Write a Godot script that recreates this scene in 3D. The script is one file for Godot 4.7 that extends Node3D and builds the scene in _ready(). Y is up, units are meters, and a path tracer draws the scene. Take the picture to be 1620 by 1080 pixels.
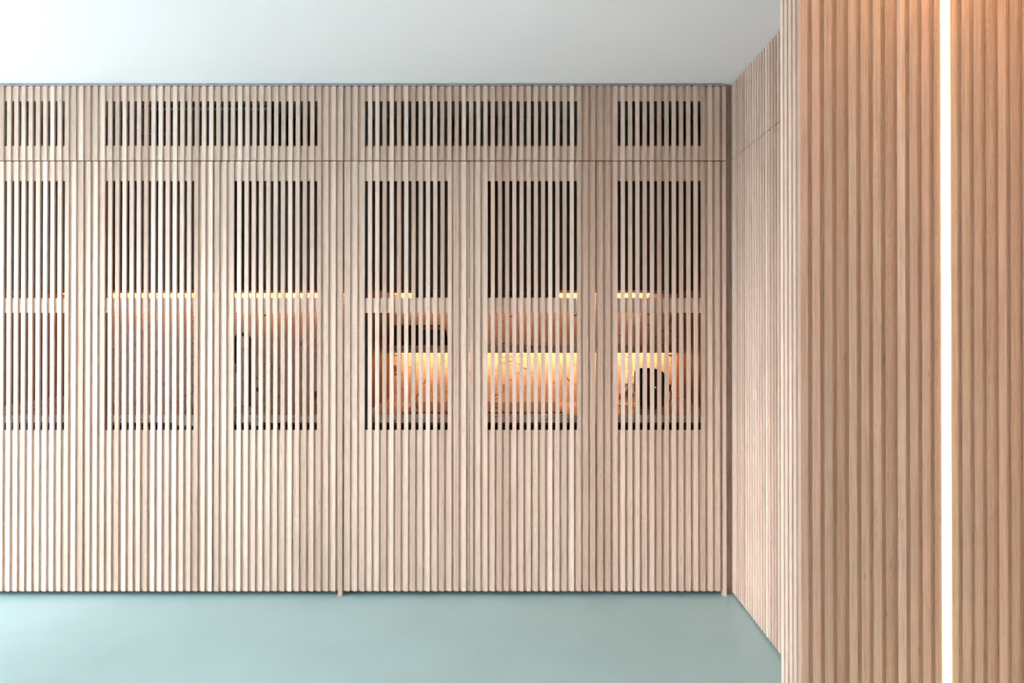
extends Node3D

# ---------------------------------------------------------------- camera data
# A pixel of the 1620 x 1080 photograph gives a direction; the distance of each
# thing comes from the plane it touches (door face, worktop, pillar face).
const F := 1138.0            # focal length in pixels
const VX := 830.0            # vanishing point of the depth lines
const VY := 507.0
const EYE := 1.4035          # eye height above the floor
const ZD := 3.676            # distance to the front of the door slats
const S := ZD / F            # metres per pixel on the door face
const CEIL := 2.618
const PITCH := 0.037
const FACE := 0.0203         # width of one slat
const PROUD := 0.0085         # slat above its backing
const BACKING := 0.0045
const LOW := 0.0048          # flatter slats on the partition
const DEEP := 0.012          # deeper slats on the right wall

var M := {}
var wood: Array = []
var groove_wood: Array = []
var mesh_cache := {}
var used := {}
var rng := RandomNumberGenerator.new()

func X(px: float, z: float) -> float: return (px - VX) * z / F
func Y(py: float, z: float) -> float: return EYE - (py - VY) * z / F

# ---------------------------------------------------------------- naming
func numbered(parent: Node, called: String) -> String:
	var key := str(parent.get_instance_id()) + called
	var n: int = used.get(key, 0)
	used[key] = n + 1
	return called if n == 0 else "%s_%03d" % [called, n]

func thing(called: String, label: String, category: String, at := Vector3.ZERO, group := "") -> Node3D:
	var o := Node3D.new()
	o.name = numbered(self, called)
	add_child(o)
	o.position = at
	o.set_meta("label", label)
	o.set_meta("category", category)
	if group != "": o.set_meta("group", group)
	return o

func setting(called: String, label := "") -> Node3D:
	var o := Node3D.new()
	o.name = numbered(self, called)
	add_child(o)
	o.set_meta("kind", "structure")
	if label != "": o.set_meta("label", label)
	return o

func part(parent: Node, called: String, mesh: Mesh, mat: Material, at := Vector3.ZERO) -> MeshInstance3D:
	var o := MeshInstance3D.new()
	o.name = numbered(parent, called)
	o.mesh = mesh
	o.material_override = mat
	o.position = at
	o.cast_shadow = GeometryInstance3D.SHADOW_CASTING_SETTING_ON
	parent.add_child(o)
	return o

# ---------------------------------------------------------------- shapes
func begin() -> SurfaceTool:
	var st := SurfaceTool.new()
	st.begin(Mesh.PRIMITIVE_TRIANGLES)
	return st

func quad(st: SurfaceTool, a: Vector3, b: Vector3, c: Vector3, d: Vector3, n: Vector3) -> void:
	# a b c d clockwise seen from the front
	for p in [a, b, c, a, c, d]:
		var v: Vector3 = p
		st.set_normal(n)
		var uv: Vector2
		if absf(n.z) > 0.6: uv = Vector2(v.x, -v.y)
		elif absf(n.x) > 0.6: uv = Vector2(v.z, -v.y)
		else: uv = Vector2(v.x, v.z)
		st.set_uv(uv)
		st.add_vertex(v)

func add_box(st: SurfaceTool, lo: Vector3, hi: Vector3) -> void:
	var a := lo
	var b := hi
	quad(st, Vector3(a.x, b.y, b.z), Vector3(b.x, b.y, b.z), Vector3(b.x, a.y, b.z), Vector3(a.x, a.y, b.z), Vector3(0, 0, 1))
	quad(st, Vector3(b.x, b.y, a.z), Vector3(a.x, b.y, a.z), Vector3(a.x, a.y, a.z), Vector3(b.x, a.y, a.z), Vector3(0, 0, -1))
	quad(st, Vector3(b.x, b.y, b.z), Vector3(b.x, b.y, a.z), Vector3(b.x, a.y, a.z), Vector3(b.x, a.y, b.z), Vector3(1, 0, 0))
	quad(st, Vector3(a.x, b.y, a.z), Vector3(a.x, b.y, b.z), Vector3(a.x, a.y, b.z), Vector3(a.x, a.y, a.z), Vector3(-1, 0, 0))
	quad(st, Vector3(a.x, b.y, a.z), Vector3(b.x, b.y, a.z), Vector3(b.x, b.y, b.z), Vector3(a.x, b.y, b.z), Vector3(0, 1, 0))
	quad(st, Vector3(a.x, a.y, b.z), Vector3(b.x, a.y, b.z), Vector3(b.x, a.y, a.z), Vector3(a.x, a.y, a.z), Vector3(0, -1, 0))

func box(size: Vector3) -> Mesh:
	# centred box, shared between pieces of one size
	var key := "b%.4f_%.4f_%.4f" % [size.x, size.y, size.z]
	if not mesh_cache.has(key):
		var st := begin()
		add_box(st, -size / 2, size / 2)
		mesh_cache[key] = st.commit()
	return mesh_cache[key]

func box_at(parent: Node, called: String, lo: Vector3, hi: Vector3, mat: Material) -> MeshInstance3D:
	return part(parent, called, box(hi - lo), mat, (lo + hi) / 2)

func boxes(list: Array) -> Mesh:
	var st := begin()
	for e in list: add_box(st, e[0], e[1])
	return st.commit()

func slab(size: Vector3, r: float) -> Mesh:
	# centred box with chamfered edges
	var key := "s%.4f_%.4f_%.4f_%.4f" % [size.x, size.y, size.z, r]
	if mesh_cache.has(key): return mesh_cache[key]
	var h := size / 2
	var st := begin()
	for ax in 3:
		for sg in [-1.0, 1.0]:
			var n := Vector3.ZERO
			n[ax] = sg
			var u := Vector3.ZERO
			u[(ax + 1) % 3] = 1
			var w := n.cross(u)
			var hu: float = h[(ax + 1) % 3] - r
			var hw: float = h[(ax + 2) % 3] - r
			var c: Vector3 = n * h[ax]
			quad(st, c - u * hu + w * hw, c + u * hu + w * hw, c + u * hu - w * hw, c - u * hu - w * hw, n)
			# edge chamfer between this face and the +u face, once for each pair
			for su in [-1.0, 1.0]:
				var m: Vector3 = u * su
				var e := m.cross(n)
				var c1: Vector3 = n * h[ax] + m * hu
				var c2: Vector3 = n * (h[ax] - r) + m * (hu + r)
				quad(st, c1 - e * hw, c1 + e * hw, c2 + e * hw, c2 - e * hw, (n + m).normalized())
	for sx in [-1.0, 1.0]:
		for sy in [-1.0, 1.0]:
			for sz in [-1.0, 1.0]:
				var a := Vector3(sx * h.x, sy * (h.y - r), sz * (h.z - r))
				var b := Vector3(sx * (h.x - r), sy * h.y, sz * (h.z - r))
				var c3 := Vector3(sx * (h.x - r), sy * (h.y - r), sz * h.z)
				var n3 := Vector3(sx, sy, sz).normalized()
				var tri := [a, b, c3] if (b - a).cross(c3 - a).dot(n3) < 0 else [a, c3, b]
				for p in tri:
					st.set_normal(n3)
					st.set_uv(Vector2(p.x, p.z))
					st.add_vertex(p)
	mesh_cache[key] = st.commit()
	return mesh_cache[key]

func slab_at(parent: Node, called: String, lo: Vector3, hi: Vector3, mat: Material, r := 0.002) -> MeshInstance3D:
	return part(parent, called, slab(hi - lo, r), mat, (lo + hi) / 2)

func tube(points: PackedVector3Array, radius: float, sides := 12) -> Mesh:
	var st := begin()
	var rings: Array = []
	var up := Vector3(0.13, 0.21, 0.97).normalized()
	for i in points.size():
		var d: Vector3 = (points[mini(i + 1, points.size() - 1)] - points[maxi(i - 1, 0)]).normalized()
		var a := (up - d * up.dot(d)).normalized()
		up = a
		var b := d.cross(a)
		var ring: Array = []
		for k in sides:
			var t := TAU * k / sides
			ring.append([points[i] + (a * cos(t) + b * sin(t)) * radius, a * cos(t) + b * sin(t)])
		rings.append(ring)
	for i in points.size() - 1:
		for k in sides:
			var k2 := (k + 1) % sides
			var q := [rings[i][k], rings[i + 1][k], rings[i + 1][k2], rings[i][k], rings[i + 1][k2], rings[i][k2]]
			for e in q:
				st.set_normal(e[1])
				st.set_uv(Vector2(float(k) / sides, float(i)))
				st.add_vertex(e[0])
	for endp in [0, points.size() - 1]:
		var n: Vector3 = (points[0] - points[1]).normalized() if endp == 0 else (points[endp] - points[endp - 1]).normalized()
		for k in sides:
			var k2 := (k + 1) % sides
			var tri := [points[endp], rings[endp][k][0], rings[endp][k2][0]] if endp == 0 else [points[endp], rings[endp][k2][0], rings[endp][k][0]]
			for p in tri:
				st.set_normal(n)
				st.set_uv(Vector2.ZERO)
				st.add_vertex(p)
	return st.commit()

func lathe(profile: PackedVector2Array, sides := 28) -> Mesh:
	# profile: (radius, height) from bottom to top
	var st := begin()
	for i in profile.size() - 1:
		var p := profile[i]
		var q := profile[i + 1]
		var sl := (q - p).normalized()
		for k in sides:
			var t0 := TAU * k / sides
			var t1 := TAU * (k + 1) / sides
			var v := [Vector3(p.x * cos(t0), p.y, p.x * sin(t0)), Vector3(q.x * cos(t0), q.y, q.x * sin(t0)), Vector3(q.x * cos(t1), q.y, q.x * sin(t1)), Vector3(p.x * cos(t1), p.y, p.x * sin(t1))]
			var n := [Vector3(cos(t0) * sl.y, -sl.x, sin(t0) * sl.y), Vector3(cos(t1) * sl.y, -sl.x, sin(t1) * sl.y)]
			for e in [[0, 0], [2, 1], [1, 0], [0, 0], [3, 1], [2, 1]]:
				st.set_normal(n[e[1]])
				st.set_uv(Vector2(float(k) / sides, v[e[0]].y))
				st.add_vertex(v[e[0]])
	return st.commit()

func extrude(outline: PackedVector2Array, depth: float, bevel: float) -> Mesh:
	# outline in x,y (counter-clockwise), from z = 0 back to z = -depth, with a bevelled front and back edge
	var st := begin()
	var c := Vector2.ZERO
	for p in outline: c += p
	c /= outline.size()
	var lo := Vector2(1e9, 1e9)
	var hi := -lo
	for p in outline:
		lo = lo.min(p)
		hi = hi.max(p)
	var k := Vector2(1.0 - 2.0 * bevel / (hi.x - lo.x), 1.0 - 2.0 * bevel / (hi.y - lo.y))
	var mid := (lo + hi) / 2
	var n := outline.size()
	var at := func(i: int, ring: int) -> Vector3:
		var p: Vector2 = outline[i % n]
		if ring == 0 or ring == 3: p = mid + (p - mid) * k
		return Vector3(p.x, p.y, [0.0, -bevel, -depth + bevel, -depth][ring])
	for i in n:
		var e: Vector2 = outline[(i + 1) % n] - outline[i]
		var side := Vector3(e.y, -e.x, 0).normalized()
		for ring in 3:
			var nn: Vector3 = (side + Vector3(0, 0, [1.0, 0.0, -1.0][ring])).normalized()
			quad(st, at.call(i, ring), at.call(i, ring + 1), at.call(i + 1, ring + 1), at.call(i + 1, ring), nn)
		for ring in [0, 3]:
			var m := Vector3(mid.x, mid.y, 0.0 if ring == 0 else -depth)
			var tri := [m, at.call(i + 1, ring), at.call(i, ring)] if ring == 0 else [m, at.call(i, ring), at.call(i + 1, ring)]
			for p in tri:
				st.set_normal(Vector3(0, 0, 1 if ring == 0 else -1))
				st.set_uv(Vector2(p.x, p.y))
				st.add_vertex(p)
	return st.commit()

# ---------------------------------------------------------------- materials
func lin(r: float, g: float, b: float) -> Color: return Color(r, g, b).linear_to_srgb()

func mat(c: Color, rough := 0.6, metal := 0.0) -> StandardMaterial3D:
	var m := StandardMaterial3D.new()
	m.albedo_color = c
	m.roughness = rough
	m.metallic = metal
	return m

func grain_image(kind: int, seed_at: int) -> ImageTexture:
	# oak: u over 0.12 m across the grain, v over 2.4 m along it; linear tone 0.6 .. 1
	var w := 256
	var h := 1024
	var fine := FastNoiseLite.new()
	fine.seed = seed_at
	fine.frequency = 1.0
	fine.fractal_octaves = 2
	var slow := FastNoiseLite.new()
	slow.seed = seed_at + 7
	slow.frequency = 1.0
	slow.fractal_octaves = 2
	var r := RandomNumberGenerator.new()
	r.seed = seed_at + 100
	var knots: Array = []
	if kind != 0:
		for i in 5: knots.append(Vector3(r.randf() * w, r.randf() * h, r.randf_range(2.0, 4.5)))
	var data := PackedByteArray()
	data.resize(w * h * 3)
	for j in h:
		for i in w:
			var x := float(i)
			var y := float(j)
			var pull := 0.0
			var dark := 0.0
			for kn in knots:
				var dx: float = x - kn.x
				var dy: float = (y - kn.y) * 0.6
				var d2: float = (dx * dx + dy * dy) / (kn.z * kn.z)
				if d2 < 40.0:
					pull += 3.0 * exp(-d2 * 0.12)
					dark += 0.45 * exp(-d2 * 1.3)
			var t := 0.0
			# pores: thin dark streaks along the board
			var pore := fine.get_noise_2d(x * 0.55 + pull, y * 0.022)
			t -= 0.34 * maxf(pore - 0.02, 0.0)
			t += 0.12 * fine.get_noise_2d(x * 0.16 + pull, y * 0.006 + 40.0)
			t += 0.09 * slow.get_noise_2d(x * 0.035, y * 0.004)
			if kind == 1:
				# plain-sawn: long arched year rings
				var bend := slow.get_noise_2d(x * 0.012, y * 0.0045) * 6.0 + slow.get_noise_2d(x * 0.03, y * 0.02) * 0.5
				var ring := fposmod(x * 0.045 + bend + pull * 0.4, 1.0)
				t -= 0.17 * pow(ring, 3.0)
			elif kind == 0:
				# quarter-sawn: pale medullary flecks
				var fl := fine.get_noise_2d(x * 0.10 + y * 0.05, y * 0.11 - x * 0.02)
				var where := slow.get_noise_2d(x * 0.03 + 9.0, y * 0.007)
				if fl > 0.42 and where > 0.12: t += 0.09
			else:
				var bend2 := slow.get_noise_2d(x * 0.02, y * 0.003) * 2.5
				var ring2 := fposmod(x * 0.09 + bend2 + pull * 0.3, 1.0)
				t -= 0.12 * ring2 * ring2
			var v := clampf(0.90 + t, 0.4, 1.0)
			var o := (j * w + i) * 3
			var k := clampf(1.0 - dark, 0.3, 1.0)
			# darker grain is also a little redder
			var cr := v * lerpf(1.0, k, 0.8)
			var cg := v * (0.9 + 0.1 * v) * k
			var cb := v * (0.82 + 0.18 * v) * k
			data[o] = int(255.0 * pow(clampf(cr, 0, 1), 1.0 / 2.2))
			data[o + 1] = int(255.0 * pow(clampf(cg, 0, 1), 1.0 / 2.2))
			data[o + 2] = int(255.0 * pow(clampf(cb, 0, 1), 1.0 / 2.2))
	var im := Image.create_from_data(w, h, false, Image.FORMAT_RGB8, data)
	return ImageTexture.create_from_image(im)

func marble_image() -> ImageTexture:
	# rose-grey veined stone, 2.2 m x 1.1 m
	var w := 1024
	var h := 512
	var a := FastNoiseLite.new()
	a.seed = 11
	a.frequency = 1.0
	a.fractal_octaves = 3
	var b := FastNoiseLite.new()
	b.seed = 23
	b.frequency = 1.0
	b.fractal_octaves = 2
	var data := PackedByteArray()
	data.resize(w * h * 3)
	for j in h:
		for i in w:
			var x := i / 128.0
			var y := j / 128.0
			var wx := x + 0.5 * a.get_noise_2d(x * 0.9, y * 0.9) + 0.035 * a.get_noise_2d(x * 5.0, y * 5.0)
			var wy := y + 0.5 * a.get_noise_2d(x * 0.9 + 30.0, y * 0.9) + 0.035 * a.get_noise_2d(x * 5.0 + 30.0, y * 5.0)
			# bold long veins, mostly lying
			var n1 := absf(b.get_noise_2d(wx * 0.28, wy * 0.85))
			var n2 := absf(b.get_noise_2d(wx * 0.9 + 17.0, wy * 1.9 + 5.0))
			var n3 := absf(b.get_noise_2d(wx * 2.4 + 3.0, wy * 3.0 + 31.0))
			var gate := clampf(0.7 + 1.6 * a.get_noise_2d(x * 0.7 + 60.0, y * 0.9), 0.0, 1.0)
			var v := 0.95 * gate * (1.0 - smoothstep(0.014, 0.034, n1))
			v = maxf(v, 0.70 * (1.0 - smoothstep(0.008, 0.024, n2)) * clampf(gate + 0.15, 0, 1))
			v = maxf(v, 0.38 * (1.0 - smoothstep(0.004, 0.026, n3)))
			var cloud := 0.06 * a.get_noise_2d(x * 1.6, y * 1.6) + 0.04 * b.get_noise_2d(x * 14.0, y * 14.0)
			var base := Vector3(0.60 + cloud, 0.53 + cloud, 0.50 + cloud)
			var vein := Vector3(0.075, 0.035, 0.025)
			var c := base.lerp(vein, v)
			var o := (j * w + i) * 3
			data[o] = int(255.0 * pow(clampf(c.x, 0, 1), 1.0 / 2.2))
			data[o + 1] = int(255.0 * pow(clampf(c.y, 0, 1), 1.0 / 2.2))
			data[o + 2] = int(255.0 * pow(clampf(c.z, 0, 1), 1.0 / 2.2))
	return ImageTexture.create_from_image(Image.create_from_data(w, h, false, Image.FORMAT_RGB8, data))

func make_materials() -> void:
	rng.seed = 4
	var grains := [grain_image(0, 3), grain_image(1, 31), grain_image(2, 57)]
	# sapwood, pink and straw tones of the same oak
	var tones := [
		Vector3(0.720, 0.560, 0.454), Vector3(0.680, 0.512, 0.411), Vector3(0.770, 0.615, 0.508), Vector3(0.715, 0.575, 0.450),
		Vector3(0.590, 0.429, 0.332), Vector3(0.720, 0.532, 0.445), Vector3(0.640, 0.497, 0.391), Vector3(0.820, 0.668, 0.562)]
	for i in 24:
		var t: Vector3 = tones[i % 8]
		var m := mat(lin(t.x, t.y, t.z), 0.55)
		m.albedo_texture = grains[[0, 2, 1, 2, 1, 0, 2, 0, 1][i % 9]]
		m.uv1_scale = Vector3(1.0 / 0.12, 1.0 / 2.4, 1)
		m.uv1_offset = Vector3(rng.randf(), rng.randf(), 0)
		wood.append(m)
	for i in 4:
		var t: Vector3 = tones[[1, 4, 6, 0][i]]
		var m := mat(lin(t.x, t.y, t.z), 0.6)
		m.albedo_texture = grains[2]
		m.uv1_scale = Vector3(1.0 / 0.12, 1.0 / 2.4, 1)
		m.uv1_offset = Vector3(rng.randf(), rng.randf(), 0)
		groove_wood.append(m)
	M.jamb = mat(lin(0.55, 0.41, 0.35), 0.6)
	M.jamb.albedo_texture = grains[2]
	M.jamb.uv1_scale = Vector3(2.0, 0.4, 1)
	M.walnut = mat(lin(0.24, 0.095, 0.05), 0.45)
	M.walnut.albedo_texture = grains[1]
	M.walnut.uv1_scale = Vector3(1.0 / 0.3, 1.0 / 2.0, 1)
	M.dark_oak = mat(lin(0.080, 0.048, 0.040), 0.5)
	M.dark_oak.albedo_texture = grains[2]
	M.dark_oak.uv1_scale = Vector3(1.0 / 0.3, 1.0 / 2.0, 1)
	M.marble = mat(lin(0.95, 0.95, 0.95), 0.18)
	M.marble.albedo_texture = marble_image()
	M.marble.uv1_scale = Vector3(1.0 / 2.2, 1.0 / 1.1, 1)
	M.black = mat(lin(0.02, 0.02, 0.022), 0.5)
	M.laminate = mat(lin(0.035, 0.033, 0.033), 0.6)
	M.hardboard = mat(lin(0.24, 0.16, 0.10), 0.9)
	M.concrete = mat(lin(0.25, 0.24, 0.23), 0.95)
	M.front = mat(lin(0.030, 0.036, 0.045), 0.25)
	M.glass_black = mat(lin(0.02, 0.02, 0.02), 0.05)
	M.steel = mat(lin(0.55, 0.55, 0.55), 0.3, 1.0)
	M.alu = mat(lin(0.50, 0.53, 0.58), 0.4, 0.6)
	M.casing = mat(lin(0.045, 0.045, 0.048), 0.6)
	M.greybar = mat(lin(0.35, 0.37, 0.40), 0.5)
	M.paint = mat(lin(0.90, 0.91, 0.92), 0.9)
	M.plaster = mat(lin(0.80, 0.80, 0.79), 0.9)
	M.white = mat(lin(0.80, 0.79, 0.77), 0.4)
	M.copper = mat(lin(0.55, 0.14, 0.06), 0.35)
	M.floor = mat(lin(0.37, 0.55, 0.56), 0.30)
	var fn := FastNoiseLite.new()
	fn.seed = 5
	fn.frequency = 0.006
	fn.fractal_octaves = 3
	var ft := NoiseTexture2D.new()
	ft.width = 512
	ft.height = 512
	ft.seamless = true
	ft.noise = fn
	var ramp := Gradient.new()
	ramp.set_color(0, Color(0.965, 0.965, 0.965))
	ramp.set_color(1, Color(1, 1, 1))
	ft.color_ramp = ramp
	M.floor.albedo_texture = ft
	M.floor.uv1_scale = Vector3(0.5, 0.5, 1)
	M.pane = mat(Color(1, 1, 1, 0.04), 0.0)
	M.pane.transparency = BaseMaterial3D.TRANSPARENCY_ALPHA
	M.led = mat(Color(1, 0.86, 0.66), 0.5)
	M.led.emission_enabled = true
	M.led.emission = Color(1.0, 0.88, 0.70)
	M.led.emission_energy_multiplier = 6.0
	M.tape = mat(Color(1, 0.8, 0.5), 0.5)
	M.tape.emission_enabled = true
	M.tape.emission = Color(1.0, 0.72, 0.40)
	M.tape.emission_energy_multiplier = 3.0
	M.dot = mat(Color(1, 1, 1), 0.5)
	M.dot.emission_enabled = true
	M.dot.emission = Color(1, 1, 1)
	M.dot.emission_energy_multiplier = 1.0
	M.cloth = mat(lin(0.55, 0.55, 0.53), 0.9)

func strip_light(parent: Node, called: String, at: Vector3, turn: Vector3, size: Vector2, color: Color, energy: float) -> void:
	var l := AreaLight3D.new()
	l.name = called
	l.area_size = size
	l.light_color = color
	l.light_energy = energy
	l.area_range = 12.0
	l.area_attenuation = 2.0
	l.shadow_enabled = true
	parent.add_child(l)
	l.position = at
	l.rotation_degrees = turn

# ---------------------------------------------------------------- cladding
func clad_panel(parent: Node3D, rights: Array, x0: float, x1: float, y0: float, y1: float, gaps: Array, bands: Array, tone: int, widths := {}) -> void:
	# rights: right edge of each slat in metres; gaps: [left, right] cut through the backing; bands: [bottom, top] of each row of slots
	var zf := -ZD
	var zm := -ZD - PROUD
	var zb := -ZD - PROUD - BACKING
	var list: Array = []
	var y := y0
	var sorted := bands.duplicate()
	for b in sorted:
		list.append([Vector3(x0, y, zb), Vector3(x1, b[0], zm)])
		var x := x0
		for g in gaps:
			list.append([Vector3(x, b[0], zb), Vector3(g[0], b[1], zm)])
			x = g[1]
		list.append([Vector3(x, b[0], zb), Vector3(x1, b[1], zm)])
		y = b[1]
	list.append([Vector3(x0, y, zb), Vector3(x1, y1, zm)])
	part(parent, "back_panel", boxes(list), groove_wood[tone % 4])
	for i in rights.size():
		var r: float = rights[i]
		var w: float = widths.get(i, FACE)
		var o := part(parent, "slat", box(Vector3(w, y1 - y0 + 0.001, PROUD)), wood[slat_tone(r)], Vector3(r - w / 2, (y0 + y1) / 2, zf - PROUD / 2))
		o.rotation.y = 0

func slat_tone(x: float) -> int:
	# one board runs through the upper and the lower leaf: same tone for the same place
	var k := int(round((x + 20.0) / PITCH))
	return absi(hash(k * 7919 + 13)) % wood.size()

func _ready() -> void:
	# ------------------------------------------------------------ camera, sky, exposure
	var cam := Camera3D.new()
	cam.name = "camera"
	add_child(cam)
	var tilt := 0.0055
	cam.position = Vector3(0, EYE, 0)
	cam.rotation = Vector3(tilt, 0, 0)
	var near := 0.05
	var py := VY - F * tan(tilt)
	cam.set_frustum(near * 1080.0 / F, Vector2((810.0 - VX) / F * near, (py - 540.0) / F * near), near, 100.0)
	cam.current = true

	var we := WorldEnvironment.new()
	we.name = "environment"
	var env := Environment.new()
	env.background_mode = Environment.BG_SKY
	var sky := Sky.new()
	var sm := ProceduralSkyMaterial.new()
	sm.sky_top_color = Color(0.93, 0.96, 1.0)
	sm.sky_horizon_color = Color(0.95, 0.965, 1.0)
	sm.ground_bottom_color = Color(0.70, 0.71, 0.73)
	sm.ground_horizon_color = Color(0.74, 0.75, 0.77)
	sky.sky_material = sm
	env.sky = sky
	env.background_energy_multiplier = 16.5
	env.tonemap_mode = Environment.TONE_MAPPER_LINEAR
	env.tonemap_exposure = 1.0
	env.sdfgi_enabled = true
	env.ssao_enabled = true
	env.ssil_enabled = true
	we.environment = env
	add_child(we)

	# low hazy sun that comes in through the window wall
	var sun := DirectionalLight3D.new()
	sun.name = "sun"
	sun.light_energy = 0.80
	sun.light_color = Color(0.985, 0.985, 1.0)
	sun.light_angular_distance = 14.0
	sun.shadow_enabled = true
	add_child(sun)
	sun.look_at_from_position(Vector3.ZERO, Vector3(1.0, -1.31 * tan(deg_to_rad(7.0)), -0.85))

	make_materials()
	build_room()
	build_doors()
	build_pillar()
	build_kitchen()
	build_dining()

# ---------------------------------------------------------------- room shell
const LEFT := -4.7
const FRONT := 3.8
const BLOCKER := -1.30       # face of the unseen wall added beside the camera
const BLOCKER_END := -0.60  # ends where its shade still covers the partition front

func build_room() -> void:
	var o := setting("floor", "pale turquoise resin floor")
	box_at(o, "slab", Vector3(LEFT - 0.3, -0.12, -4.6), Vector3(3.2, 0, FRONT + 0.3), M.floor)
	o = setting("ceiling", "smooth white ceiling")
	box_at(o, "slab", Vector3(LEFT - 0.3, CEIL, -4.6), Vector3(3.2, CEIL + 0.12, FRONT + 0.3), M.paint)
	# back wall: behind the kitchen, and flush with the doors beyond their end
	o = setting("wall_back", "back wall, bare concrete behind the cupboards")
	box_at(o, "concrete", Vector3(LEFT - 0.3, 0, -4.5), Vector3(3.2, CEIL, -4.33), M.concrete)
	box_at(o, "nib", Vector3(LEFT, 0, -4.33), Vector3(X(-75.5, ZD), CEIL, -ZD - 0.004), M.plaster)
	# window wall
	o = setting("wall_left", "white window wall")
	var wz0 := -3.3
	var wz1 := 3.5
	var wy1 := 2.38
	box_at(o, "plaster", Vector3(LEFT - 0.25, 0, -4.33), Vector3(LEFT, CEIL, wz0), M.plaster)
	box_at(o, "plaster", Vector3(LEFT - 0.25, 0, wz1), Vector3(LEFT, CEIL, FRONT), M.plaster)
	box_at(o, "lintel", Vector3(LEFT - 0.25, wy1, wz0), Vector3(LEFT, CEIL, wz1), M.plaster)
	window("window_1", wz0, wz1, 0.0, wy1, 5, 0.0)
	o = setting("wall_front", "white wall at the far end of the room")
	box_at(o, "plaster", Vector3(LEFT - 0.25, 0, FRONT), Vector3(3.2, CEIL, FRONT + 0.2), M.plaster)
	# unseen wall, added to keep window light off the partition front
	o = setting("wall_blocker", "unseen white wall added to block window light")
	box_at(o, "plaster", Vector3(BLOCKER - 0.15, 0, BLOCKER_END), Vector3(BLOCKER, CEIL, FRONT), M.plaster)
	o = setting("wall_far_right", "white end wall of the hall")
	box_at(o, "plaster", Vector3(2.05, 0, -4.33), Vector3(2.2, CEIL, FRONT), M.plaster)
	# clad right wall between the doors and the pillar
	o = setting("wall_right", "oak slat cladding on the right wall")
	var xw := 1.066
	var seam := 2.235
	box_at(o, "core", Vector3(xw + 0.018, 0.0, -4.33), Vector3(xw + 0.12, CEIL, -2.352), M.laminate)
	var low := box_at(o, "backing", Vector3(xw + DEEP, 0.014, -3.707), Vector3(xw + 0.018, seam - 0.0025, -2.352), groove_wood[0])
	low.name = "backing"
	box_at(o, "backing", Vector3(xw + DEEP, seam + 0.0025, -3.707), Vector3(xw + 0.018, CEIL - 0.003, -2.352), groove_wood[0])
	var n := 0
	var z := -3.700
	while z + FACE < -2.36:
		var w = wood[absi(hash(n * 311 + 5)) % wood.size()]
		box_at(o, "slat", Vector3(xw, 0.012, z), Vector3(xw + DEEP, seam - 0.002, z + FACE), w)
		box_at(o, "slat", Vector3(xw, seam + 0.002, z), Vector3(xw + DEEP, CEIL - 0.002, z + FACE), w)
		z += PITCH
		n += 1

func window(called: String, a0: float, a1: float, y0: float, y1: float, n: int, across: float) -> void:
	# a glazed opening that runs along z (across 0) or along x (across 1)
	var o := setting(called, "tall window in the left wall" if across == 0.0 else "tall window in the front wall")
	var d0 := LEFT - 0.16 if across == 0.0 else FRONT + 0.09
	var d1 := d0 + 0.07
	var t := 0.06
	var p := func(d: float, y: float, a: float) -> Vector3: return Vector3(d, y, a) if across == 0.0 else Vector3(a, y, d)
	part(o, "frame", boxes([
		[p.call(d0, y0, a0), p.call(d1, y0 + t, a1)], [p.call(d0, y1 - t, a0), p.call(d1, y1, a1)],
		[p.call(d0, y0 + t, a0), p.call(d1, y1 - t, a0 + t)], [p.call(d0, y0 + t, a1 - t), p.call(d1, y1 - t, a1)]]), M.black)
	var step := (a1 - a0 - t) / n
	for i in n:
		var a := a0 + t + step * i
		if i > 0:
			box_at(o, "mullion", p.call(d0, y0 + t, a - t), p.call(d1, y1 - t, a), M.black)
		box_at(o, "pane", p.call(d0 + 0.03, y0 + t, a), p.call(d0 + 0.034, y1 - t, a + step - t), M.pane)

# ---------------------------------------------------------------- doors and vents
func px_row(first: float, pitch: float, count: int) -> Array:
	var r: Array = []
	for i in count: r.append((first + pitch * i - VX) * S)
	return r

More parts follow.
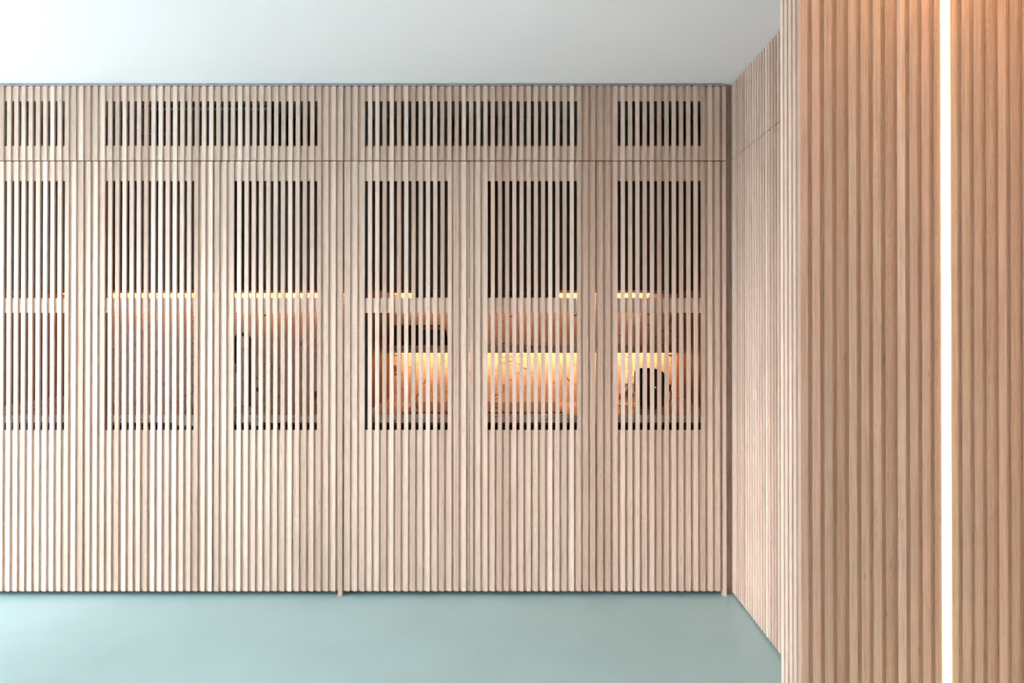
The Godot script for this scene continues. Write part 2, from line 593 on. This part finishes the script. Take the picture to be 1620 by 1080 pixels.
func build_doors() -> void:
	var yb := Y(934.0, ZD)
	var yt := Y(254.8, ZD)
	var ub := Y(253.0, ZD)
	var ut := Y(135.2, ZD)
	var z2 := ZD + PROUD
	var bands := [[Y(679.8, z2), Y(494.7, z2)], [Y(471.4, z2), Y(286.0, z2)]]
	var vents := [[Y(230.3, z2), Y(159.6, z2)]]
	var gapw := 0.0
	# first slat (right edge), pitch, slats, left end, right end, first and last slot, label
	var leaves := [
		[-63.8, 11.47, 18, -75.0, 131.0, 2, 14, "pale oak slatted cupboard door with only brown wood behind its slots"],
		[142.5, 11.37, 18, 131.6, 336.1, 2, 14, "pale oak slatted cupboard door with bare veined stone behind its slots"],
		[346.4, 11.535, 17, 337.1, 534.6, 2, 13, "pale oak slatted cupboard door with a black tap behind its slots"],
		[553.8, 11.48, 17, 543.4, 741.9, 2, 13, "oak slatted cupboard door with a dark box on a shelf behind it"],
		[748.6, 11.375, 18, 743.0, 941.9, 2, 14, "oak slatted cupboard door with a lit hob and stone behind its slots"],
		[954.2, 11.54, 17, 943.3, 1141.9, 2, 13, "oak slatted cupboard door with a black rounded appliance behind its slots"]]
	for li in leaves.size():
		var L: Array = leaves[li]
		var x0: float = (L[3] - VX) * S
		var x1: float = (L[4] - VX) * S
		var o := thing("slatted_door", L[7], "door", Vector3.ZERO, "slatted cupboard doors")
		var rights := px_row(L[0], L[1], L[2])
		var gaps: Array = []
		for k in range(L[5], L[6] + 1):
			gaps.append([rights[k] + gapw, rights[k] + L[1] * S - FACE - gapw])
		var widths := {}
		if li == 4: widths[0] = 0.0178
		clad_panel(o, rights, x0, x1, yb, yt, gaps, bands, li, widths)
		if li == 1:
			# brown stiffener seen through the first row of slots
			box_at(o, "stile", Vector3(X(163.5, 3.70), 0.70, -3.704), Vector3(X(170.0, 3.70), 2.18, -ZD - PROUD - BACKING), M.walnut)
	# vents above
	var ups := [
		[4.6 - 11.44 * 6, 11.44, 54, -75.0, 542.1, [[2, 14], [20, 49]], "long oak slatted vent panel with a grey metal bar behind its slots"],
		[553.95, 11.43, 35, 543.4, 941.9, [[2, 31]], "long oak slatted vent panel with thirty plain black slots"],
		[954.2, 11.54, 17, 943.3, 1141.9, [[2, 13]], "short oak slatted vent panel with twelve black slots"]]
	for ui in ups.size():
		var U: Array = ups[ui]
		var o := thing("slatted_vent", U[6], "panel", Vector3.ZERO, "slatted vent panels above the doors")
		var rights := px_row(U[0], U[1], U[2])
		var gaps: Array = []
		for g in U[5]:
			for k in range(g[0], g[1] + 1):
				gaps.append([rights[k], rights[k] + U[1] * S - FACE])
		clad_panel(o, rights, (U[3] - VX) * S, (U[4] - VX) * S, ub, ut, gaps, vents, ui)
	# post between the two pairs of doors, standing on the floor
	var post := thing("door_post", "slim tan oak post standing on the floor between the doors", "post")
	box_at(post, "post", Vector3((535.3 - VX) * S, 0, -ZD - 0.017), Vector3((542.0 - VX) * S, yt, -ZD), wood[4])
	# end post and jamb by the right wall
	var endp := thing("end_post", "narrow oak end post beside the brown jamb", "post")
	box_at(endp, "post", Vector3((1143.1 - VX) * S, 0, -ZD - 0.03), Vector3((1148.9 - VX) * S, yt, -ZD), wood[9])
	box_at(endp, "post", Vector3((1143.1 - VX) * S, ub, -ZD - 0.03), Vector3((1148.9 - VX) * S, ut, -ZD), wood[9])
	var jamb := setting("trim_1", "flat brown jamb between the end post and the right wall")
	box_at(jamb, "board", Vector3((1149.0 - VX) * S, 0, -3.74), Vector3(1.066 + 0.012, CEIL, -3.708), M.jamb)
	# track under the ceiling
	var track := thing("ceiling_track", "thin aluminium door track under the white ceiling", "track")
	box_at(track, "track", Vector3((-75.0 - VX) * S, Y(134.3, ZD), -ZD - 0.012), Vector3((1144.5 - VX) * S, Y(133.0, ZD), -ZD + 0.001), M.alu)
	box_at(track, "web", Vector3((-75.0 - VX) * S, Y(134.3, ZD), -ZD - 0.030), Vector3((1144.5 - VX) * S, CEIL, -ZD - 0.012), M.black)

# ---------------------------------------------------------------- pillar with the light slot
func build_pillar() -> void:
	var zf := 2.1817
	var sf := zf / F
	var o := setting("wall_partition", "oak slat partition with a glowing vertical slot")
	var xl := (1266.4 - VX) * sf
	var gx0 := (1489.3 - VX) * sf
	var gx1 := (1503.4 - VX) * sf
	var zb := -2.3516
	var n := 0
	# core with a channel for the light
	var zc := -zf - LOW
	part(o, "core", boxes([
		[Vector3(xl + LOW, 0, zb), Vector3(gx0, CEIL, zc)],
		[Vector3(gx1, 0, zb), Vector3(2.05, CEIL, zc)],
		[Vector3(gx0, 0, zb), Vector3(gx1, CEIL, zc - 0.02)]]), groove_wood[1])
	var h := CEIL - 0.004
	var front := box(Vector3(0.0226, h, LOW))
	for k in 12:
		var x := xl + 0.037 * k
		part(o, "slat", front, wood[[9, 5, 6, 12, 3, 1, 11, 4, 15, 14, 21, 20][k]], Vector3(x + 0.01135, CEIL / 2, -zf - LOW / 2))
	for k in 15:
		var x := (1503.4 - VX) * sf + 0.037 * k
		if x + 0.023 > 2.05: break
		part(o, "slat", front, wood[[3, 14, 6, 20, 9, 12, 4, 6, 1, 14, 22, 3, 8, 5, 10][k]], Vector3(x + 0.01135, CEIL / 2, -zf - LOW / 2))
	# narrow side of the partition
	var side := box(Vector3(LOW, h, 0.0225))
	for k in range(1, 5):
		var z := -2.1817 - 0.0363 * k - 0.0005
		part(o, "slat", side, wood[[0, 8, 2, 10, 7][k]], Vector3(xl + LOW / 2, CEIL / 2, z - 0.01125))
	# the strip light
	var led := thing("light_strip", "glowing white vertical light strip set between oak slats", "light")
	box_at(led, "diffuser", Vector3(gx0 + 0.0005, 0.002, zc - 0.018), Vector3(gx1 - 0.0005, CEIL - 0.002, -zf + 0.003), M.led)
	strip_light(led, "glow", Vector3((gx0 + gx1) / 2, CEIL / 2, -zf + 0.009), Vector3(0, 180, 0), Vector2(gx1 - gx0, CEIL - 0.02), Color(1.0, 0.71, 0.44), 4.3)

# ---------------------------------------------------------------- kitchen behind the doors
const KB := 4.30      # stone back
const KW := 3.72      # front edge of the worktop
const KU := 3.82      # front of the upper cabinets
const XA := -2.74
const XD0 := -0.822
const XD1 := -0.786
const XE := 0.911

func build_kitchen() -> void:
	var wt := EYE - 149.0 * KW / F      # worktop height
	var wb := wt - 0.040
	var cb := Y(459.0, KU)              # underside of the upper cabinets
	var ct := 2.205
	# end panels
	var endl := thing("cupboard_divider", "brown wooden end panel closing the tap side of the kitchen", "panel", Vector3.ZERO, "brown cupboard end panels")
	box_at(endl, "panel", Vector3(XA - 0.03, 0.10, -KB - 0.02), Vector3(XA, ct, -3.70), M.walnut)
	box_at(endl, "plinth", Vector3(XA - 0.03, 0, -KB - 0.02), Vector3(XA, 0.10, -3.80), M.laminate)
	var mid := thing("cupboard_divider", "brown wooden divider with a black front edge beside the slim post", "panel", Vector3.ZERO, "brown cupboard end panels")
	box_at(mid, "panel", Vector3(XD0, 0.10, -KB - 0.02), Vector3(XD1, ct, -3.712), M.walnut)
	box_at(mid, "plinth", Vector3(XD0, 0, -KB - 0.02), Vector3(XD1, 0.10, -3.80), M.laminate)
	box_at(mid, "edge_strip", Vector3(XD0 - 0.012, 0.10, -3.712), Vector3(XD1 - 0.003, ct, -3.698), M.black)
	var endr := thing("cupboard_divider", "brown wooden end panel beside the black rounded appliance", "panel", Vector3.ZERO, "brown cupboard end panels")
	box_at(endr, "panel", Vector3(XE, 0.10, -KB - 0.02), Vector3(XE + 0.03, ct, -3.71), M.walnut)
	box_at(endr, "plinth", Vector3(XE, 0, -KB - 0.02), Vector3(XE + 0.03, 0.10, -3.80), M.laminate)
	# board over the kitchen, under the vents
	var top := thing("divider_board", "brown hardboard between the cupboards and the vent space", "board")
	box_at(top, "board", Vector3(XA - 0.18, ct, -KB - 0.02), Vector3(1.005, ct + 0.012, -3.694), M.hardboard)
	# stone backs
	for e in [[XA, XD0 - 0.013, "veined rose stone back wall behind the black tap"], [XD1, XE, "veined rose stone back wall behind the lit shelf"]]:
		var b := thing("stone_splashback", e[2], "splashback", Vector3.ZERO, "stone splashbacks")
		part(b, "slab", box(Vector3(e[1] - e[0], cb - wt - 0.001, 0.02)), M.marble, Vector3((e[0] + e[1]) / 2, (cb + wt) / 2, -KB - 0.01))
	# worktops
	var sx0 := -1.84
	var sx1 := -1.40
	var sz0 := -4.08
	var sz1 := -3.80
	var w1 := thing("worktop", "veined stone worktop with a sink under the black tap", "worktop", Vector3.ZERO, "stone worktops")
	part(w1, "slab", boxes([
		[Vector3(XA, wb, -KB), Vector3(sx0, wt, -KW)], [Vector3(sx1, wb, -KB), Vector3(XD0 - 0.013, wt, -KW)],
		[Vector3(sx0, wb, -KB), Vector3(sx1, wt, sz0)], [Vector3(sx0, wb, sz1), Vector3(sx1, wt, -KW)]]), M.marble)
	box_at(w1, "upstand", Vector3(XA, wt, -KB), Vector3(XA + 0.02, wt + 0.042, -3.705), M.marble)
	var w2 := thing("worktop", "veined stone worktop carrying the hob and the black appliance", "worktop", Vector3.ZERO, "stone worktops")
	part(w2, "slab", boxes([[Vector3(XD1, wb, -KB), Vector3(XE, wt, -KW)]]), M.marble)
	box_at(w2, "upstand", Vector3(XD1, wt, -KB), Vector3(XD1 + 0.02, wt + 0.042, -3.705), M.marble)
	box_at(w2, "upstand", Vector3(XE - 0.02, wt, -KB), Vector3(XE, wt + 0.042, -3.705), M.marble)
	# sink
	var sink := thing("sink", "steel sink sunk into the stone worktop below the tap", "sink")
	var sd := wb - 0.16
	part(sink, "basin", boxes([
		[Vector3(sx0, sd, sz0), Vector3(sx1, sd + 0.004, sz1)],
		[Vector3(sx0, sd, sz0), Vector3(sx0 + 0.004, wb, sz1)], [Vector3(sx1 - 0.004, sd, sz0), Vector3(sx1, wb, sz1)],
		[Vector3(sx0, sd, sz0), Vector3(sx1, wb, sz0 + 0.004)], [Vector3(sx0, sd, sz1 - 0.004), Vector3(sx1, wb, sz1)]]), M.steel)
	part(sink, "drain", lathe(PackedVector2Array([Vector2(0.0, 0.006), Vector2(0.03, 0.006), Vector2(0.034, 0.0)])), M.steel, Vector3((sx0 + sx1) / 2, sd + 0.004, (sz0 + sz1) / 2))
	# tap
	var zt := 4.136
	var st := zt / F
	var tap := thing("tap", "tall black arched tap on the stone worktop", "tap", Vector3(X(396.0, zt), wt, -zt))
	part(tap, "base", lathe(PackedVector2Array([Vector2(0.0, 0.0), Vector2(0.024, 0.0), Vector2(0.024, 0.012), Vector2(0.016, 0.02), Vector2(0.0, 0.02)])), M.black)
	var path := PackedVector3Array()
	var rad := 11.3 * st
	var hs := (641.0 - 541.0) * st
	path.append(Vector3(0, 0.015, 0))
	path.append(Vector3(0, hs, 0))
	for i in 13:
		var t := PI * i / 12.0
		path.append(Vector3(-rad + rad * cos(t), hs + rad * 1.1 * sin(t), 0.02 * i / 12.0))
	path.append(Vector3(-2 * rad, hs - 38.0 * st, 0.02))
	part(tap, "spout", tube(path, 0.0105, 14), M.black)
	part(tap, "nozzle", lathe(PackedVector2Array([Vector2(0.0, 0.0), Vector2(0.011, 0.0), Vector2(0.0125, 0.01), Vector2(0.0125, 0.05), Vector2(0.0105, 0.055)])), M.steel, Vector3(-2 * rad, hs - 48.0 * st, 0.02))
	part(tap, "lever", tube(PackedVector3Array([Vector3(0.0, 0.088, 0.0), Vector3(0.030, 0.090, 0.004), Vector3(0.052, 0.094, 0.006)]), 0.011, 10), M.black)
	# base cabinets
	var y0 := 0.10
	for r in [[XA, XD0 - 0.013, 3, "black base cabinets under the sink worktop", ["black base cabinet beside the brown end panel", "black base cabinet below bare veined stone", "black base cabinet below the black tap"]], [XD1, XE, 3, "black base cabinets under the hob worktop", ["black base cabinet below the dark storage box", "black base cabinet below the middle of the hob", "black base cabinet below the black rounded appliance"]]]:
		var step: float = (r[1] - r[0]) / r[2]
		for i in r[2]:
			var a: float = r[0] + step * i + 0.001
			var b: float = r[0] + step * (i + 1) - 0.001
			var c := thing("base_cabinet", r[4][i], "cabinet", Vector3.ZERO, r[3])
			var bt: float = wb - 0.001
			if r[0] == XA:
				# open carcass so that the sink hangs inside
				part(c, "body", boxes([
					[Vector3(a, y0, -KB), Vector3(a + 0.016, bt, -KW - 0.06)], [Vector3(b - 0.016, y0, -KB), Vector3(b, bt, -KW - 0.06)],
					[Vector3(a, y0, -KB), Vector3(b, y0 + 0.016, -KW - 0.06)]]), M.laminate)
			else:
				box_at(c, "body", Vector3(a, y0, -KB), Vector3(b, bt, -KW - 0.06), M.laminate)
			slab_at(c, "door", Vector3(a + 0.001, y0, -KW - 0.06), Vector3(b - 0.001, wb - 0.024, -KW - 0.041), M.front, 0.0015)
			box_at(c, "plinth", Vector3(a, 0, -KB + 0.02), Vector3(b, y0, -KW - 0.10), M.laminate)
	# upper cabinets
	for r in [[XA, XD0 - 0.013, 3, "dark brown upper cabinets above the sink worktop", ["dark brown upper cabinet against the brown end panel", "dark brown upper cabinet above bare veined stone", "dark brown upper cabinet above the black tap"]], [XD1, XE, 3, "dark brown upper cabinets above the hob worktop", ["dark brown upper cabinet above the dark storage box", "dark brown upper cabinet above the middle of the hood", "dark brown upper cabinet above the black rounded appliance"]]]:
		var step: float = (r[1] - r[0]) / r[2]
		for i in r[2]:
			var a: float = r[0] + step * i + 0.001
			var b: float = r[0] + step * (i + 1) - 0.001
			var c := thing("upper_cabinet", r[4][i], "cabinet", Vector3.ZERO, r[3])
			box_at(c, "body", Vector3(a, cb, -KB), Vector3(b, ct - 0.002, -KU - 0.02), M.dark_oak)
			slab_at(c, "door", Vector3(a + 0.001, cb, -KU - 0.019), Vector3(b - 0.001, ct - 0.004, -KU), M.dark_oak, 0.0015)
	# light tapes under the upper cabinets
	var warm := Color(1.0, 0.68, 0.44)
	for e in [[XA + 0.02, XD0 - 0.02, "warm light tape under the cabinets above the sink"], [XD1 + 0.02, X(655.0, KU), "short warm light tape between the divider and the dark hood"], [X(885.0, KU), XE - 0.16, "warm light tape under the cabinets beside the dark hood"]]:
		var l := thing("light_tape", e[2], "light", Vector3.ZERO, "warm light tapes")
		box_at(l, "tape", Vector3(e[0], cb - 0.006, -KB + 0.052), Vector3(e[1], cb, -KB + 0.068), M.tape)
		strip_light(l, "glow", Vector3((e[0] + e[1]) / 2, cb - 0.009, -KB + 0.06), Vector3(-30, 0, 0), Vector2(e[1] - e[0], 0.016), warm, 0.27 * (e[1] - e[0]))
	# hood
	var hood := thing("range_hood", "dark hood box under the brown cabinets above the hob", "hood")
	var hb := EYE + 36.6 * KU / F
	slab_at(hood, "body", Vector3(X(655.0, KU), hb, -KB + 0.005), Vector3(X(884.0, KU), cb, -KU), M.laminate, 0.002)
	box_at(hood, "trim", Vector3(X(655.0, KU), hb - 0.004, -KU - 0.012), Vector3(X(884.0, KU), hb, -KU + 0.001), M.steel)
	box_at(hood, "lamp", Vector3(X(660.0, KU), hb - 0.005, -KB + 0.10), Vector3(X(879.0, KU), hb, -KB + 0.115), M.tape)
	strip_light(hood, "glow", Vector3((X(660.0, KU) + X(879.0, KU)) / 2, hb - 0.008, -KB + 0.1075), Vector3(-60, 0, 0), Vector2(X(879.0, KU) - X(660.0, KU), 0.015), warm, 0.07)
	# shelf
	var zs := 4.15
	var sh1 := EYE - 39.0 * zs / F
	var sh0 := EYE - 51.2 * zs / F
	var shelf := thing("wall_shelf", "thick veined stone shelf on the lit back wall", "shelf")
	part(shelf, "slab", box(Vector3(XE - XD1, sh1 - sh0, KB - zs)), M.marble, Vector3((XD1 + XE) / 2, (sh0 + sh1) / 2, -(KB + zs) / 2))
	var l2 := thing("light_tape", "warm light tape under the thick stone shelf", "light", Vector3.ZERO, "warm light tapes")
	box_at(l2, "tape", Vector3(XD1 + 0.03, sh0 - 0.006, -KB + 0.082), Vector3(XE - 0.03, sh0, -KB + 0.098), M.tape)
	strip_light(l2, "glow", Vector3((XD1 + XE) / 2, sh0 - 0.009, -KB + 0.09), Vector3(-55, 0, 0), Vector2(XE - XD1 - 0.06, 0.016), warm, 0.64)
	# dark box on the shelf
	var bx := thing("storage_box", "low dark box with a thin red band on the stone shelf", "box", Vector3(X(622.0, 4.16), sh1, -4.165))
	var bw := (704.0 - 622.0) * 4.165 / F
	var bh := (546.0 - 514.5) * 4.165 / F
	var ol := PackedVector2Array([Vector2(0, 0), Vector2(bw, 0), Vector2(bw, bh * 0.35), Vector2(bw - 0.008, bh * 0.75), Vector2(bw - 0.03, bh), Vector2(0, bh)])
	part(bx, "body", extrude(ol, 0.12, 0.002), M.black)
	box_at(bx, "band", Vector3(bw * 0.55, bh * 0.78, 0.0), Vector3(bw * 0.92, bh * 0.94, 0.002), M.copper)
	# hob
	var hob := thing("hob", "wide black glass hob set into the stone worktop", "hob")
	slab_at(hob, "glass", Vector3(X(637.0, 3.80), wt, -4.25), Vector3(X(889.5, 3.80), wt + 0.005, -3.80), M.glass_black, 0.001)
	box_at(hob, "edge", Vector3(X(637.0, 3.80), wt, -3.80), Vector3(X(889.5, 3.80), wt + 0.006, -3.796), M.black)
	# black appliance with a rounded top
	var za := 4.016
	var sa := za / F
	var app := thing("countertop_appliance", "black appliance with a rounded top and tiny white light", "appliance", Vector3(X(1011.5, za), wt, -za))
	var aw := 40.5 * sa
	var ah := 59.5 * sa
	var out := PackedVector2Array([Vector2(0.006, 0.006), Vector2(aw - 0.006, 0.006)])
	for i in 9:
		var t := PI / 2 * i / 8.0
		out.append(Vector2(aw - 0.034 + 0.034 * cos(t), ah - 0.034 + 0.034 * sin(t)))
	for i in 9:
		var t := PI / 2 + PI / 2 * i / 8.0
		out.append(Vector2(0.034 + 0.034 * cos(t), ah - 0.034 + 0.034 * sin(t)))
	part(app, "body", extrude(out, 0.20, 0.006), M.black)
	for e in [[0.012, -0.02], [0.012, -0.18], [aw - 0.024, -0.02], [aw - 0.024, -0.18]]:
		box_at(app, "foot", Vector3(e[0], 0, e[1] - 0.012), Vector3(e[0] + 0.012, 0.007, e[1]), M.black)
	box_at(app, "indicator", Vector3((1036.0 - 1011.5) * sa, (645.0 - 613.5) * sa, -0.001), Vector3((1037.2 - 1011.5) * sa, (645.0 - 611.5) * sa, 0.001), M.dot)
	part(app, "handle", tube(PackedVector3Array([Vector3(0.002, 0.118, -0.05), Vector3(-0.014, 0.112, -0.05), Vector3(-0.020, 0.098, -0.05), Vector3(-0.014, 0.084, -0.05), Vector3(0.002, 0.078, -0.05)]), 0.004, 8), M.black)
	# cord
	var cz := -4.22
	var cord := thing("power_cord", "thin black power cord looping beside the rounded appliance", "cord")
	var cp := PackedVector3Array()
	var cx := X(1057.0, 4.2)
	for e in [[-0.012, 0.150], [0.004, 0.120], [0.016, 0.085], [0.022, 0.050], [0.018, 0.020], [0.004, 0.006], [-0.03, 0.0045], [-0.06, 0.0045]]:
		cp.append(Vector3(cx + e[0], wt + e[1], cz + 0.03 * e[1]))
	part(cord, "cord", tube(smooth_path(cp), 0.0035, 8), M.black)
	var cp2 := PackedVector3Array()
	for e in [[-0.012, 0.135], [0.010, 0.105], [0.002, 0.075], [0.018, 0.110], [0.022, 0.128]]:
		cp2.append(Vector3(cx + e[0], wt + e[1], cz + 0.02))
	part(cord, "loop", tube(smooth_path(cp2), 0.0035, 8), M.black)
	# socket
	var zk := KB
	var soc := thing("wall_socket", "white wall socket on the stone beside the black appliance", "socket", Vector3(X(995.5, zk), Y(596.0, zk), -zk))
	slab_at(soc, "plate", Vector3(-0.040, -0.040, 0), Vector3(0.040, 0.040, 0.010), M.white, 0.002)
	var ring := part(soc, "recess", lathe(PackedVector2Array([Vector2(0.0, 0.001), Vector2(0.018, 0.001), Vector2(0.019, 0.005), Vector2(0.022, 0.005), Vector2(0.022, 0.0)])), M.white, Vector3(0.012, -0.012, 0.010))
	ring.rotation_degrees.x = 90
	# air unit behind the long vent
	var zv := 3.93
	var air := thing("air_unit", "charcoal air unit with a grey metal bar behind vent slots", "air unit")
	box_at(air, "body", Vector3(X(222.0, zv), Y(240.0, zv), -4.25), Vector3(X(428.0, zv), Y(166.0, zv), -zv - 0.004), M.casing)
	box_at(air, "bar", Vector3(X(224.0, zv), Y(174.0, zv), -zv - 0.004), Vector3(X(425.0, zv), Y(170.0, zv), -zv + 0.010), M.greybar)
	box_at(air, "wire", Vector3(X(224.0, zv), Y(211.8, zv), -zv - 0.004), Vector3(X(272.0, zv), Y(211.0, zv), -zv), M.greybar)
	box_at(air, "bracket", Vector3(X(224.0, zv), Y(211.0, zv), -zv - 0.004), Vector3(X(225.0, zv), Y(174.0, zv), -zv), M.greybar)

func smooth_path(p: PackedVector3Array) -> PackedVector3Array:
	var c := Curve3D.new()
	for i in p.size():
		var d := (p[mini(i + 1, p.size() - 1)] - p[maxi(i - 1, 0)]) / 6.0
		c.add_point(p[i], -d, d)
	return c.tessellate(4, 3)

# ---------------------------------------------------------------- dining corner by the window: its soft shadows lie on the doors
func build_dining() -> void:
	var lamp := thing("pendant_lamp", "dark pendant lamp hanging by the window wall", "lamp", Vector3(-2.46, 1.83, -2.83))
	part(lamp, "shade", lathe(PackedVector2Array([Vector2(0.150, 0.0), Vector2(0.146, 0.05), Vector2(0.125, 0.12), Vector2(0.08, 0.17), Vector2(0.03, 0.20), Vector2(0.0, 0.205)])), M.black)
	part(lamp, "cord", tube(PackedVector3Array([Vector3(0, 0.20, 0), Vector3(0, CEIL - 1.83 - 0.02, 0)]), 0.004, 8), M.black)
	part(lamp, "ceiling_rose", lathe(PackedVector2Array([Vector2(0.0, -0.025), Vector2(0.05, -0.02), Vector2(0.05, 0.0)])), M.black, Vector3(0, CEIL - 1.83, 0))
	for e in [[-2.72, -2.62, "dark wooden dining chair under the pendant lamp"], [-2.42, -2.18, "dark wooden dining chair standing away from the pendant lamp"]]:
		var c := thing("dining_chair", e[2], "chair", Vector3(e[0], 0, e[1]), "dining chairs by the window")
		c.rotation_degrees.y = 45
		slab_at(c, "seat", Vector3(-0.22, 0.43, -0.21), Vector3(0.22, 0.465, 0.21), M.walnut, 0.006)
		for sx in [-1.0, 1.0]:
			box_at(c, "leg", Vector3(sx * 0.19 - 0.018, 0, 0.16), Vector3(sx * 0.19 + 0.018, 0.43, 0.196), M.walnut)
			box_at(c, "leg", Vector3(sx * 0.19 - 0.018, 0, -0.206), Vector3(sx * 0.19 + 0.018, 0.43, -0.170), M.walnut)
			box_at(c, "back_post", Vector3(sx * 0.19 - 0.018, 0.465, -0.206), Vector3(sx * 0.19 + 0.018, 0.84, -0.176), M.walnut)
		slab_at(c, "backrest", Vector3(-0.172, 0.56, -0.202), Vector3(0.172, 0.84, -0.182), M.walnut, 0.004)
